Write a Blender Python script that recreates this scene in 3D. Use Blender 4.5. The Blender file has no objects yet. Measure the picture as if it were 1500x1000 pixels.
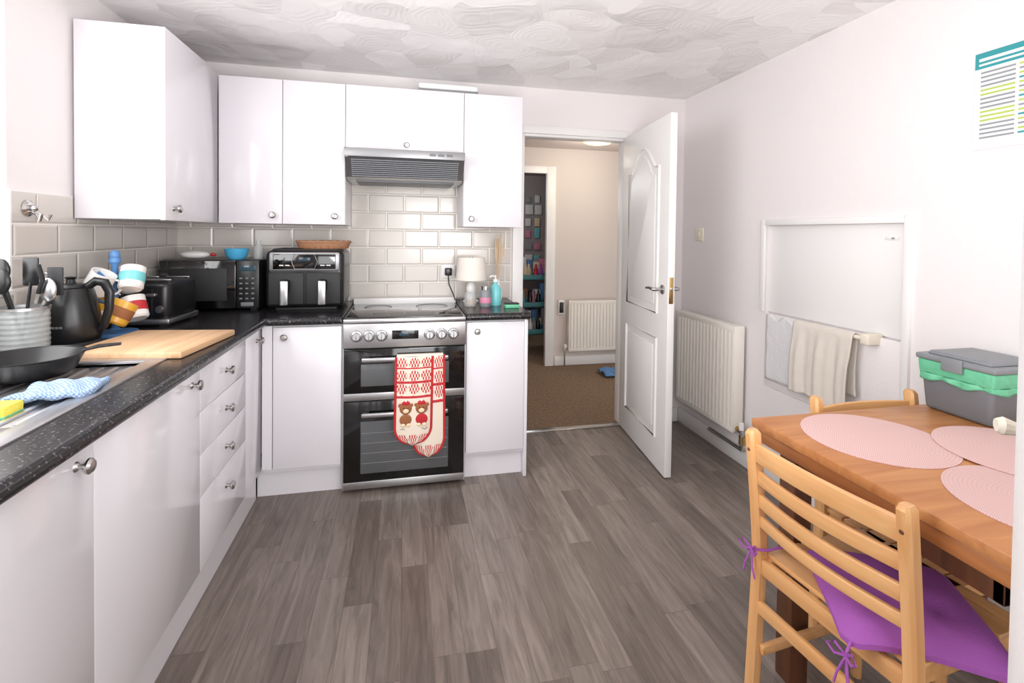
import bpy, bmesh, math, random
from mathutils import Vector, Matrix
random.seed(4)
sc=bpy.context.scene
COL=sc.collection
def L(r,g,b):
    f=lambda c:(c/255/12.92) if c/255<=.04045 else ((c/255+.055)/1.055)**2.4
    return (f(r),f(g),f(b),1)
# ---------------- materials
def newmat(n):
    m=bpy.data.materials.new(n); m.use_nodes=True
    nt=m.node_tree; return m,nt,nt.nodes['Principled BSDF']
def N(nt,t,**k):
    n=nt.nodes.new(t)
    for a,b in k.items(): setattr(n,a,b)
    return n
def pbr(n,col,rough=.5,metal=0,var=.04,scale=12,bump=0,bscale=200,coat=0,emit=0,alpha=1,trans=0):
    m,nt,b=newmat(n)
    tc=N(nt,'ShaderNodeTexCoord'); no=N(nt,'ShaderNodeTexNoise'); no.inputs['Scale'].default_value=scale
    nt.links.new(tc.outputs['Object'],no.inputs['Vector'])
    mx=N(nt,'ShaderNodeMix',data_type='RGBA')
    mx.inputs[6].default_value=tuple(c*(1-var) for c in col[:3])+(1,)
    mx.inputs[7].default_value=tuple(min(1,c*(1+var)) for c in col[:3])+(1,)
    nt.links.new(no.outputs['Fac'],mx.inputs[0]); nt.links.new(mx.outputs[2],b.inputs['Base Color'])
    b.inputs['Roughness'].default_value=rough; b.inputs['Metallic'].default_value=metal
    b.inputs['Coat Weight'].default_value=coat; b.inputs['Coat Roughness'].default_value=.08
    b.inputs['Transmission Weight'].default_value=trans
    if emit:
        b.inputs['Emission Color'].default_value=col; b.inputs['Emission Strength'].default_value=emit
    if bump:
        n2=N(nt,'ShaderNodeTexNoise'); n2.inputs['Scale'].default_value=bscale; n2.inputs['Detail'].default_value=4
        nt.links.new(tc.outputs['Object'],n2.inputs['Vector'])
        bp=N(nt,'ShaderNodeBump'); bp.inputs['Strength'].default_value=bump; bp.inputs['Distance'].default_value=.01
        nt.links.new(n2.outputs['Fac'],bp.inputs['Height']); nt.links.new(bp.outputs[0],b.inputs['Normal'])
    return m
WALL=pbr('wall_paint',L(234,228,228),.75,0,.012,3,.10,60)
HALLW=pbr('hall_paint',L(216,205,199),.8,0,.02,3)
WHITE=pbr('gloss_white',L(229,226,231),.16,0,.005,3,coat=.3)
CARC=pbr('white_carcass',L(228,226,229),.35,0,.01,3)
TRIM=pbr('trim_white',L(236,234,233),.4,0,.01,4)
DOORM=pbr('door_white',L(236,234,232),.35,0,.01,4)
CHROME=pbr('brushed_chrome',L(190,188,186),.25,1,.03,30)
STEEL=pbr('stainless',L(200,200,202),.32,1,.03,8)
STEELD=pbr('steel_satin_paint',L(150,150,152),.4,.6,.03,8)
BLACK=pbr('black_plastic',L(22,22,24),.3,0,.05,20)
BLACKG=pbr('black_glass',L(9,9,11),.06,0,.02,20,coat=.5)
BLACKM=pbr('black_matt',L(32,32,34),.6,0,.05,20)
GREYB=pbr('grey_plastic',L(110,112,116),.45,0,.03,20)
GREYD=pbr('grey_lid',L(128,132,136),.4,0,.03,20)
GREEN=pbr('green_liner',L(105,190,150),.35,0,.12,30,.3,60)
RAD=pbr('radiator_enamel',L(238,232,224),.35,0,.01,5)
CREAM=pbr('cream_plastic',L(234,226,208),.4,0,.01,5)
BRASS=pbr('brass',L(190,160,110),.3,1,.04,20)
PURPLE=pbr('purple_fabric',L(164,88,174),.8,0,.08,9,.25,350)
BLUE=pbr('blue_plastic',L(80,175,220),.4)
BLUEP=pbr('blue_paint',L(88,135,190),.4)
AQUA=pbr('aqua_plastic',L(120,200,205),.3)
RED=pbr('red_fabric',L(186,34,42),.75,0,.06,30)
REDM=pbr('red_glaze',L(185,42,50),.25)
YEL=pbr('yellow_glaze',L(220,166,60),.3)
SPONGE=pbr('yellow_sponge',L(236,222,90),.9,0,.06,50,.4,200)
WCER=pbr('white_ceramic',L(234,232,230),.2)
LINEN=pbr('towel_white',L(224,216,206),.95,0,.05,20,.4,400)
SHADE=pbr('lamp_shade',L(234,226,218),.8)
BROWNT=pbr('wicker',L(165,120,90),.8,0,.25,60,.5,150)
PAMP=pbr('pampas',L(205,180,150),.9,0,.1,60)
BROWN=pbr('brown_print',L(150,95,58),.8)
CREAMP=pbr('cream_print',L(236,212,178),.8)
TEAL=pbr('teal_paint',L(80,145,150),.5)
PINK=pbr('pink_plastic',L(210,135,162),.5)
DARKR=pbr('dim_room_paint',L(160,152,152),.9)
PAPER=pbr('paper',L(228,230,228),.6,0,.01,5)
PTEAL=pbr('print_teal',L(50,150,156),.6)
PLIME=pbr('print_lime',L(180,198,90),.6)
PGREY=pbr('print_grey',L(146,150,156),.6)
LAMP=pbr('lit_diffuser',L(255,243,170),.5,emit=1.3)
OVENIN=pbr('oven_glass_grey',L(92,94,96),.08,0,.15,6,coat=.4)
DISPLAY=pbr('display',L(40,60,70),.1,emit=.4)
DAMAGE=pbr('bare_plaster',L(224,222,224),.95,0,.03,14,.7,25)

def glassy(n,col,al):
    m,nt,b=newmat(n)
    t=N(nt,'ShaderNodeBsdfTransparent'); mx=N(nt,'ShaderNodeMixShader'); mx.inputs[0].default_value=al
    b.inputs['Base Color'].default_value=col; b.inputs['Roughness'].default_value=.08
    out=nt.nodes['Material Output']
    nt.links.new(t.outputs[0],mx.inputs[1]); nt.links.new(b.outputs[0],mx.inputs[2]); nt.links.new(mx.outputs[0],out.inputs[0])
    return m
GLASS=glassy('clear_glass',L(200,205,205),.4)

def floor_mat():
    m,nt,b=newmat('grey_wood_vinyl'); k=nt.links.new
    def M(op,a,bb=None):
        n=N(nt,'ShaderNodeMath',operation=op)
        for i,x in enumerate((a,bb)):
            if x is None: continue
            if isinstance(x,(int,float)): n.inputs[i].default_value=x
            else: k(x,n.inputs[i])
        return n.outputs[0]
    tc=N(nt,'ShaderNodeTexCoord'); sp=N(nt,'ShaderNodeSeparateXYZ'); k(tc.outputs['Object'],sp.inputs[0])
    RW=.098
    row=M('FLOOR',M('DIVIDE',sp.outputs[0],RW))
    wn=N(nt,'ShaderNodeTexWhiteNoise',noise_dimensions='1D'); k(row,wn.inputs['W'])
    yy=M('ADD',sp.outputs[1],M('MULTIPLY',wn.outputs['Value'],3.7))
    cb=N(nt,'ShaderNodeCombineXYZ'); k(yy,cb.inputs[0]); k(sp.outputs[0],cb.inputs[1])
    br=N(nt,'ShaderNodeTexBrick'); k(cb.outputs[0],br.inputs['Vector'])
    br.offset=0; br.squash=1
    br.inputs['Color1'].default_value=L(112,100,93); br.inputs['Color2'].default_value=L(145,133,125)
    br.inputs['Mortar'].default_value=L(96,87,82)
    br.inputs['Scale'].default_value=1; br.inputs['Mortar Size'].default_value=.0008
    br.inputs['Brick Width'].default_value=.68; br.inputs['Row Height'].default_value=RW
    mp=N(nt,'ShaderNodeMapping'); mp.inputs['Scale'].default_value=(3.0,30,1); k(cb.outputs[0],mp.inputs[0])
    ad=N(nt,'ShaderNodeVectorMath',operation='ADD'); sc_=N(nt,'ShaderNodeVectorMath',operation='SCALE'); sc_.inputs[3].default_value=60
    k(br.outputs['Color'],sc_.inputs[0]); k(mp.outputs[0],ad.inputs[0]); k(sc_.outputs[0],ad.inputs[1])
    no=N(nt,'ShaderNodeTexNoise'); no.inputs['Scale'].default_value=1; no.inputs['Detail'].default_value=8; no.inputs['Roughness'].default_value=.66; no.inputs['Distortion'].default_value=1.0
    k(ad.outputs[0],no.inputs['Vector'])
    rp=N(nt,'ShaderNodeValToRGB'); k(no.outputs['Fac'],rp.inputs[0])
    rp.color_ramp.elements[0].position=.33; rp.color_ramp.elements[0].color=(.48,.465,.45,1)
    rp.color_ramp.elements[1].position=.66; rp.color_ramp.elements[1].color=(1.1,1.1,1.1,1)
    mx=N(nt,'ShaderNodeMix',data_type='RGBA',blend_type='MULTIPLY'); mx.inputs[0].default_value=.88
    k(br.outputs['Color'],mx.inputs[6]); k(rp.outputs[0],mx.inputs[7]); k(mx.outputs[2],b.inputs['Base Color'])
    b.inputs['Roughness'].default_value=.36
    bp=N(nt,'ShaderNodeBump'); bp.inputs['Strength'].default_value=.12; bp.inputs['Distance'].default_value=.003
    k(no.outputs['Fac'],bp.inputs['Height']); k(bp.outputs[0],b.inputs['Normal'])
    return m
FLOOR=floor_mat()
def tile_mat(n,axis):
    m,nt,b=newmat(n); k=nt.links.new
    tc=N(nt,'ShaderNodeTexCoord'); sp=N(nt,'ShaderNodeSeparateXYZ'); k(tc.outputs['Object'],sp.inputs[0])
    cb=N(nt,'ShaderNodeCombineXYZ'); k(sp.outputs[axis],cb.inputs[0]); 
    ad=N(nt,'ShaderNodeMath',operation='SUBTRACT'); ad.inputs[1].default_value=.885; k(sp.outputs[2],ad.inputs[0]); k(ad.outputs[0],cb.inputs[1])
    def brick(ms):
        br=N(nt,'ShaderNodeTexBrick'); k(cb.outputs[0],br.inputs['Vector']); br.offset=.5
        br.inputs['Scale'].default_value=1; br.inputs['Mortar Size'].default_value=ms; br.inputs['Mortar Smooth'].default_value=0
        br.inputs['Brick Width'].default_value=.212; br.inputs['Row Height'].default_value=.107
        return br
    br=brick(.0022)
    br.inputs['Color1'].default_value=L(202,195,188); br.inputs['Color2'].default_value=L(211,205,198); br.inputs['Mortar'].default_value=L(238,234,228)
    b2=brick(.011); b2.inputs['Mortar Smooth'].default_value=1
    k(br.outputs['Color'],b.inputs['Base Color']); b.inputs['Roughness'].default_value=.14
    bp=N(nt,'ShaderNodeBump'); bp.invert=True; bp.inputs['Strength'].default_value=.8; bp.inputs['Distance'].default_value=.004
    k(b2.outputs['Fac'],bp.inputs['Height']); k(bp.outputs[0],b.inputs['Normal'])
    return m
TILEX=tile_mat('metro_tile_x',0); TILEY=tile_mat('metro_tile_y',1)
def ceil_mat():
    m,nt,b=newmat('swirl_plaster'); k=nt.links.new
    tc=N(nt,'ShaderNodeTexCoord')
    nz=N(nt,'ShaderNodeTexNoise'); nz.inputs['Scale'].default_value=3.0; k(tc.outputs['Object'],nz.inputs['Vector'])
    vm=N(nt,'ShaderNodeVectorMath',operation='MULTIPLY_ADD'); vm.inputs[1].default_value=(.28,.28,0); k(nz.outputs['Color'],vm.inputs[0]); k(tc.outputs['Object'],vm.inputs[2])
    v=N(nt,'ShaderNodeTexVoronoi'); v.inputs['Scale'].default_value=4.4; k(vm.outputs[0],v.inputs['Vector'])
    sb=N(nt,'ShaderNodeVectorMath',operation='SUBTRACT'); k(vm.outputs[0],sb.inputs[0]); k(v.outputs['Position'],sb.inputs[1])
    sc2=N(nt,'ShaderNodeVectorMath',operation='SUBTRACT'); k(v.outputs['Color'],sc2.inputs[0]); sc2.inputs[1].default_value=(.5,.5,.5)
    dt=N(nt,'ShaderNodeVectorMath',operation='DOT_PRODUCT'); k(sb.outputs[0],dt.inputs[0]); k(sc2.outputs[0],dt.inputs[1])
    m1=N(nt,'ShaderNodeMath',operation='MULTIPLY'); m1.inputs[1].default_value=48; k(v.outputs['Distance'],m1.inputs[0])
    s=N(nt,'ShaderNodeMath',operation='SINE'); k(m1.outputs[0],s.inputs[0])
    s2=N(nt,'ShaderNodeMath',operation='MULTIPLY'); s2.inputs[1].default_value=.022; k(s.outputs[0],s2.inputs[0])
    s3=N(nt,'ShaderNodeMath',operation='MULTIPLY_ADD'); s3.inputs[1].default_value=14; k(dt.outputs['Value'],s3.inputs[0]); k(s2.outputs[0],s3.inputs[2])
    bp=N(nt,'ShaderNodeBump'); bp.inputs['Strength'].default_value=.72; bp.inputs['Distance'].default_value=.021
    k(s3.outputs[0],bp.inputs['Height']); k(bp.outputs[0],b.inputs['Normal'])
    b.inputs['Base Color'].default_value=L(240,237,237); b.inputs['Roughness'].default_value=.5
    return m
CEIL=ceil_mat()
def speck_mat():
    m,nt,b=newmat('black_speckled_laminate'); k=nt.links.new
    tc=N(nt,'ShaderNodeTexCoord'); v=N(nt,'ShaderNodeTexNoise'); v.inputs['Scale'].default_value=130; v.inputs['Detail'].default_value=2; k(tc.outputs['Object'],v.inputs['Vector'])
    rp=N(nt,'ShaderNodeValToRGB'); k(v.outputs['Fac'],rp.inputs[0])
    e=rp.color_ramp.elements; e[0].position=.59; e[0].color=L(26,25,28); e[1].position=.69; e[1].color=L(108,102,104)
    k(rp.outputs[0],b.inputs['Base Color']); b.inputs['Roughness'].default_value=.25
    return m
WORK=speck_mat()
def wood_mat(n,c1,c2,axis=0,rough=.4,sc_=1):
    m,nt,b=newmat(n); k=nt.links.new
    tc=N(nt,'ShaderNodeTexCoord'); mp=N(nt,'ShaderNodeMapping')
    s=[30*sc_]*3; s[axis]=2.5*sc_; mp.inputs['Scale'].default_value=s; k(tc.outputs['Object'],mp.inputs[0])
    no=N(nt,'ShaderNodeTexNoise'); no.inputs['Scale'].default_value=1; no.inputs['Detail'].default_value=6; no.inputs['Distortion'].default_value=.8; k(mp.outputs[0],no.inputs['Vector'])
    rp=N(nt,'ShaderNodeValToRGB'); k(no.outputs['Fac'],rp.inputs[0])
    e=rp.color_ramp.elements; e[0].position=.3; e[0].color=c1; e[1].position=.7; e[1].color=c2
    k(rp.outputs[0],b.inputs['Base Color']); b.inputs['Roughness'].default_value=rough
    return m
OAK=wood_mat('table_oak',L(150,92,50),L(182,118,68),1,.42)
OAKX=wood_mat('table_oak_x',L(174,110,64),L(200,140,86),0,.40)
OAKD=wood_mat('table_dark',L(84,52,34),L(114,70,42),2,.5)
PINE=wood_mat('chair_pine',L(214,156,100),L(232,182,126),2,.35)
PINEY=wood_mat('chair_pine_y',L(212,154,98),L(230,180,124),1,.35)
BOARD=wood_mat('board_beech',L(200,158,118),L(224,186,148),1,.5)
CARPET=pbr('brown_carpet',L(136,112,90),.98,0,.55,45,.9,160)
def weave():
    m,nt,b=newmat('pink_weave'); k=nt.links.new
    tc=N(nt,'ShaderNodeTexCoord'); ck=N(nt,'ShaderNodeTexChecker'); ck.inputs['Scale'].default_value=330
    ck.inputs['Color1'].default_value=L(230,196,192); ck.inputs['Color2'].default_value=L(212,172,169); k(tc.outputs['Object'],ck.inputs['Vector'])
    w=N(nt,'ShaderNodeTexWave',wave_type='RINGS',rings_direction='Z'); w.inputs['Scale'].default_value=40; k(tc.outputs['Object'],w.inputs['Vector'])
    mx=N(nt,'ShaderNodeMix',data_type='RGBA',blend_type='MULTIPLY'); mx.inputs[0].default_value=.08
    k(ck.outputs[0],mx.inputs[6]); k(w.outputs['Color'],mx.inputs[7]); k(mx.outputs[2],b.inputs['Base Color']); b.inputs['Roughness'].default_value=.85
    return m
PINKM=weave()
def glove_mat():
    m,nt,b=newmat('fair_isle_print'); k=nt.links.new
    uv=N(nt,'ShaderNodeUVMap'); sp=N(nt,'ShaderNodeSeparateXYZ'); k(uv.outputs[0],sp.inputs[0])
    def M(op,a,bb=None,c=None):
        n=N(nt,'ShaderNodeMath',operation=op)
        for i,x in enumerate((a,bb,c)):
            if x is None: continue
            if isinstance(x,(int,float)): n.inputs[i].default_value=x
            else: k(x,n.inputs[i])
        return n.outputs[0]
    u,v=sp.outputs[0],sp.outputs[1]
    a=M('ABSOLUTE',M('SINE',M('MULTIPLY',u,9.42))); c=M('ABSOLUTE',M('SINE',M('MULTIPLY',v,22)))
    dia=M('GREATER_THAN',M('ADD',a,c),1.15)
    ck=N(nt,'ShaderNodeTexChecker'); ck.inputs['Scale'].default_value=26
    ck.inputs['Color1'].default_value=(1,1,1,1); ck.inputs['Color2'].default_value=(0,0,0,1); k(uv.outputs[0],ck.inputs['Vector'])
    pat=M('MULTIPLY',dia,M('ADD',ck.outputs['Fac'],.6))
    pat=M('GREATER_THAN',pat,.7)
    rp=N(nt,'ShaderNodeValToRGB'); rp.color_ramp.interpolation='CONSTANT'; k(v,rp.inputs[0])
    e=rp.color_ramp.elements; e[0].position=0; e[0].color=(0,0,0,1); e[1].position=.48; e[1].color=(1,1,1,1)
    for p,g in ((.12,.5),(.135,0),(.27,.5),(.30,0),(.44,.5),(.465,1),(.88,0)):
        x=e.new(p); x.color=(g,g,g,1)
    zone=rp.outputs[0]
    z1=M('GREATER_THAN',zone,.9); z5=M('GREATER_THAN',zone,.15)
    f=M('MAXIMUM',pat,z5); f=M('MULTIPLY',f,M('SUBTRACT',1,z1))
    mx=N(nt,'ShaderNodeMix',data_type='RGBA'); k(f,mx.inputs[0])
    mx.inputs[6].default_value=L(232,218,202); mx.inputs[7].default_value=L(190,48,56)
    k(mx.outputs[2],b.inputs['Base Color']); b.inputs['Roughness'].default_value=.85
    return m
GLOVE=glove_mat()
def check_mat():
    m,nt,b=newmat('blue_check_cloth'); k=nt.links.new
    tc=N(nt,'ShaderNodeTexCoord'); ck=N(nt,'ShaderNodeTexChecker'); ck.inputs['Scale'].default_value=190
    ck.inputs['Color1'].default_value=L(170,188,210); ck.inputs['Color2'].default_value=L(110,138,176); k(tc.outputs['Object'],ck.inputs['Vector'])
    k(ck.outputs[0],b.inputs['Base Color']); b.inputs['Roughness'].default_value=.9
    return m
CHECK=check_mat()

# ---------------- geometry helpers
def fin(name,bm,mat,parent=None,smooth=True,loc=None,rot=None):
    bmesh.ops.recalc_face_normals(bm,faces=bm.faces[:])
    for f in bm.faces: f.smooth=smooth
    for e in bm.edges:
        if len(e.link_faces)==2:
            if e.calc_face_angle(0)>.6: e.smooth=False
    me=bpy.data.meshes.new(name); bm.to_mesh(me); bm.free()
    me.materials.append(mat)
    o=bpy.data.objects.new(name,me); COL.objects.link(o)
    if parent: o.parent=parent
    if loc: o.location=loc
    if rot: o.rotation_euler=rot
    return o
def grp(name,loc=(0,0,0),rz=0):
    e=bpy.data.objects.new(name,None); COL.objects.link(e); e.location=loc; e.rotation_euler=(0,0,rz); e.empty_display_size=.05
    return e
def addbox(bm,x0,x1,y0,y1,z0,z1,bev=0,seg=2):
    r=bmesh.ops.create_cube(bm,size=1)
    vs=r['verts']
    for v in vs:
        v.co=Vector((x0+(v.co.x+.5)*(x1-x0),y0+(v.co.y+.5)*(y1-y0),z0+(v.co.z+.5)*(z1-z0)))
    if bev:
        es=list({e for v in vs for e in v.link_edges})
        bmesh.ops.bevel(bm,geom=es,offset=bev,segments=seg,affect='EDGES',profile=.5)
def box(name,p,x0,x1,y0,y1,z0,z1,mat,bev=0,seg=2,loc=None,rot=None):
    bm=bmesh.new(); addbox(bm,x0,x1,y0,y1,z0,z1,bev,seg); return fin(name,bm,mat,p,True,loc,rot)
def boxes(name,p,lst,mat,bev=0):
    bm=bmesh.new()
    for b in lst: addbox(bm,*b,bev)
    return fin(name,bm,mat,p)
def lathe(name,p,prof,mat,loc=(0,0,0),rot=None,seg=32,sx=1,sy=1):
    bm=bmesh.new(); rings=[]
    for r,z in prof:
        if r<1e-5: rings.append([bm.verts.new((0,0,z))])
        else: rings.append([bm.verts.new((sx*r*math.cos(2*math.pi*i/seg),sy*r*math.sin(2*math.pi*i/seg),z)) for i in range(seg)])
    for a,b in zip(rings,rings[1:]):
        if len(a)==1 and len(b)==1: continue
        for i in range(seg):
            j=(i+1)%seg
            if len(a)==1: bm.faces.new((a[0],b[i],b[j]))
            elif len(b)==1: bm.faces.new((a[i],a[j],b[0]))
            else: bm.faces.new((a[i],a[j],b[j],b[i]))
    return fin(name,bm,mat,p,True,loc,rot)
def cyl(name,p,c,r,h,mat,axis='z',r2=None,seg=24):
    r2=r if r2 is None else r2
    rot={'z':None,'x':(0,math.pi/2,0),'y':(-math.pi/2,0,0),'-y':(math.pi/2,0,0)}[axis]
    return lathe(name,p,[(0,0),(r,0),(r2,h),(0,h)],mat,c,rot,seg)
def tube(name,p,pts,r,mat,cyc=False,seg=10,flat=1):
    bm=bmesh.new(); pts=[Vector(q) for q in pts]; n=len(pts); rings=[]; up=None
    for i in range(n):
        if cyc: t=(pts[(i+1)%n]-pts[i-1]).normalized()
        else: t=(pts[min(i+1,n-1)]-pts[max(i-1,0)]).normalized()
        if up is None:
            up=Vector((0,0,1)) if abs(t.z)<.9 else Vector((1,0,0))
        s=t.cross(up)
        if s.length<1e-4: s=t.cross(Vector((.3,1,.2)))
        s.normalize(); up=s.cross(t).normalized()
        rr=r[i] if isinstance(r,(list,tuple)) else r
        rings.append([bm.verts.new(pts[i]+s*rr*math.cos(2*math.pi*j/seg)+up*rr*flat*math.sin(2*math.pi*j/seg)) for j in range(seg)])
    pr=list(zip(rings,rings[1:]))
    if cyc: pr.append((rings[-1],rings[0]))
    for a,b in pr:
        for j in range(seg):
            bm.faces.new((a[j],a[(j+1)%seg],b[(j+1)%seg],b[j]))
    if not cyc: bm.faces.new(rings[0]); bm.faces.new(rings[-1])
    return fin(name,bm,mat,p)
def prism(name,p,pts,ext,mat,bev=0):
    bm=bmesh.new(); ext=Vector(ext)
    a=[bm.verts.new(q) for q in pts]; b=[bm.verts.new(Vector(q)+ext) for q in pts]
    bm.faces.new(a); bm.faces.new(b[::-1]); n=len(a)
    for i in range(n): bm.faces.new((a[i],a[(i+1)%n],b[(i+1)%n],b[i]))
    if bev: bmesh.ops.bevel(bm,geom=bm.edges[:],offset=bev,segments=2,affect='EDGES',profile=.5)
    return fin(name,bm,mat,p)
def sheet(name,p,fn,nu,nv,mat,th=.004,double=True):
    bm=bmesh.new(); uvl=bm.loops.layers.uv.new('UVMap')
    g=[[bm.verts.new(fn(i/nu,j/nv)) for i in range(nu+1)] for j in range(nv+1)]
    for j in range(nv):
        for i in range(nu):
            f=bm.faces.new((g[j][i],g[j][i+1],g[j+1][i+1],g[j+1][i]))
            for l,(a,b) in zip(f.loops,((i,j),(i+1,j),(i+1,j+1),(i,j+1))): l[uvl].uv=(a/nu,b/nv)
    o=fin(name,bm,mat,p)
    if th:
        s=o.modifiers.new('thick','SOLIDIFY'); s.thickness=th; s.offset=0
    return o
def ball(name,p,c,r,mat,s=(1,1,1),seg=20):
    bm=bmesh.new(); bmesh.ops.create_uvsphere(bm,u_segments=seg,v_segments=seg//2,radius=r)
    for v in bm.verts: v.co=Vector((v.co.x*s[0],v.co.y*s[1],v.co.z*s[2]))
    return fin(name,bm,mat,p,True,c)
KN=[(0,0),(.011,0),(.009,.003),(.006,.006),(.006,.014),(.013,.018),(.0165,.022),(.0165,.026),(.012,.031),(0,.033)]
def knob(p,loc,d):
    rot={'x':(0,math.pi/2,0),'-y':(math.pi/2,0,0)}[d]
    return lathe('knob',p,KN,CHROME,loc,rot,20)

# ---------------- constants
XL,XR,YB,YR,ZC=-1.247,1.90,3.10,-1.2,2.245
YF=2.53; XF=-.66; WT=.885
# ---------------- shell
box('floor',None,XL-.1,XR+.1,YR-.1,YB,-.1,0,FLOOR)
box('ceiling',None,XL-.1,XR+.1,YR-.1,YB+.1,ZC,ZC+.1,CEIL)
boxes('wall_back',None,[(XL-.1,.735,YB,YB+.1,0,ZC),(1.475,XR+.1,YB,YB+.1,0,ZC),(.735,1.475,YB,YB+.1,1.955,ZC)],WALL)
WY0,WY1,WZ0,WZ1=.45,1.895,1.08,2.12
boxes('wall_left',None,[(XL-.2,XL,YR-.1,WY0,0,ZC),(XL-.2,XL,WY1,YB,0,ZC),(XL-.2,XL,WY0,WY1,0,WZ0),(XL-.2,XL,WY0,WY1,WZ1,ZC)],WALL)
AY0,AY1,AZ0,AZ1=1.53,2.28,.50,1.36
boxes('wall_right',None,[(XR,XR+.1,YR-.1,AY0,0,ZC),(XR,XR+.1,AY1,YB,0,ZC),(XR,XR+.1,AY0,AY1,0,AZ0),(XR,XR+.1,AY0,AY1,AZ1,ZC),(XR+.03,XR+.1,AY0,AY1,AZ0,AZ1)],WALL)
boxes('wall_rear',None,[(XL-.1,-.5,YR-.1,YR,0,ZC),(1.5,XR+.1,YR-.1,YR,0,ZC),(-.5,1.5,YR-.1,YR,2.08,ZC)],WALL)
t=grp('trim_alcove')
boxes('frame',t,[(XR-.014,XR+.004,AY0-.030,AY0,AZ0,AZ1+.030),(XR-.014,XR+.004,AY1,AY1+.030,AZ0+.4,AZ1+.030),(XR-.014,XR+.004,AY0,AY1,AZ1,AZ1+.030)],TRIM,.003)
box('board',t,XR+.018,XR+.03,AY0,AY1,.90,AZ1,TRIM,.002)
box('ledge',t,XR+.002,XR+.03,AY0,AY1,.50,.893,WALL,.004)
def torn(u,v):
    e=.012*math.sin(v*17)+.006*math.sin(v*41+1)
    return (XR+.0005-.0015*math.sin(u*9+v*7)**2,AY1-.01-(.20+e)*u,.54+.34*v+.012*math.sin(u*11)*(v))
sheet('torn_plaster',t,torn,14,16,DAMAGE,.002)
w=grp('window_1')
boxes('frame',w,[(XL-.16,XL-.11,WY0,WY1,WZ0,WZ0+.06),(XL-.16,XL-.11,WY0,WY1,WZ1-.06,WZ1),(XL-.16,XL-.11,WY0,WY0+.06,WZ0,WZ1),(XL-.16,XL-.11,WY1-.06,WY1,WZ0,WZ1),(XL-.16,XL-.11,1.14,1.2,WZ0,WZ1)],TRIM,.004)
box('sill',w,XL-.11,XL+.02,WY0,WY1,WZ0-.0,WZ0+.02,TRIM,.004)
w=grp('added_rear_window')  # unseen window added behind the camera to let world light in
boxes('frame',w,[(-.5,1.5,YR-.09,YR-.03,2.02,2.08),(-.5,-.44,YR-.09,YR-.03,0,2.02),(1.44,1.5,YR-.09,YR-.03,0,2.02),(.47,.53,YR-.09,YR-.03,0,2.02),(-.5,1.5,YR-.09,YR-.03,0,.08)],TRIM,.004)
boxes('wall_tiles_back',None,[(XL+.011,.668,YB-.011,YB,WT+.001,1.334),(-.308,.325,YB-.011,YB,1.3341,1.62)],TILEX)
boxes('wall_tiles_left',None,[(XL,XL+.011,WY1,YB-.0,WT+.001,1.334),(XL,XL+.011,WY1,2.2,1.3341,1.42),(XL,XL+.011,.2,WY1,WT+.001,WZ0-.002)],TILEY)
box('trim_tile_edge',None,XL,XL+.014,WY1-.008,WY1,WZ0+.022,1.425,TRIM)
box('baseboard_right',None,XR-.018,XR,YR,YB-.005,0,.10,TRIM,.004)
box('baseboard_back',None,1.56,XR-.02,YB-.016,YB,0,.10,TRIM,.004)
boxes('trim_doorway',None,[(.735,.757,YB-.0,YB+.1,0,1.955),(1.455,1.475,YB,YB+.1,0,1.955),(.757,1.455,YB,YB+.1,1.933,1.955),
  (.682,.74,YB-.016,YB,0,2.0),(1.478,1.54,YB-.016,YB,0,2.0),(.74,1.478,YB-.016,YB,1.95,2.0)],TRIM,.003)
box('trim_threshold',None,.757,1.455,YB-.02,YB+.03,0,.006,CHROME,.002)
# ---------------- hall
box('floor_hall',None,-.2,3.2,YB,7.0,-.1,-.001,CARPET)
HY=4.64
boxes('wall_hall',None,[(-.2,.62,HY,HY+.1,0,2.14),(1.40,3.2,HY,HY+.1,0,2.14),(.62,1.40,HY,HY+.1,1.90,2.14)],HALLW)
box('wall_hall_left',None,.2,.3,YB+.1,HY,0,2.14,HALLW)
box('wall_hall_right',None,3.1,3.2,YB+.1,HY,0,2.14,HALLW)
box('ceiling_hall',None,-.2,3.2,YB+.1,HY+.1,2.14,2.24,HALLW)
boxes('trim_hall_door',None,[(1.36,1.45,HY-.018,HY,0,1.96),(.57,.64,HY-.018,HY,0,1.96),(.64,1.36,HY-.018,HY,1.89,1.96),(1.38,1.40,HY,HY+.1,0,1.9)],TRIM,.003)
box('baseboard_hall',None,1.46,3.1,HY-.016,HY,0,.09,TRIM,.003)
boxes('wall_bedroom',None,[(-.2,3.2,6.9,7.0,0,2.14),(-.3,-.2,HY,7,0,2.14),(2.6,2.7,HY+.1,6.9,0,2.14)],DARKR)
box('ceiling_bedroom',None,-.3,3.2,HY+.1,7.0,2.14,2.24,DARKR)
hl=grp('hall_ceiling_light',(1.64,4.02,2.14))
lathe('diffuser',hl,[(0,-.055),(.10,-.05),(.135,-.035),(.14,-.012),(.14,0)],LAMP)
lathe('base',hl,[(.142,-.012),(.15,-.01),(.15,0),(0,0)],TRIM)
tr=grp('storage_trolley',(1.42,5.35,0))
for i,z in enumerate((.25,.55,.85)):
    boxes('tray_%d'%i,tr,[(-.2,.2,-.15,.15,z-.06,z-.05),(-.2,.2,-.15,-.14,z-.06,z+.0),(-.2,.2,.14,.15,z-.06,z+.0),(-.2,-.19,-.15,.15,z-.06,z+.0),(.19,.2,-.15,.15,z-.06,z+.0)],TEAL,.002)
    for j in range(6):
        mt=random.choice([PINK,WCER,AQUA,REDM,BLACK,CREAMP,PGREY,PURPLE])
        lathe('bottle_%d_%d'%(i,j),tr,[(0,0),(.026,0),(.026,.1),(.013,.13),(.013,.16),(0,.16)],mt,(-.16+.06*j,random.uniform(-.08,.08),z-.05),seg=12)
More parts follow.
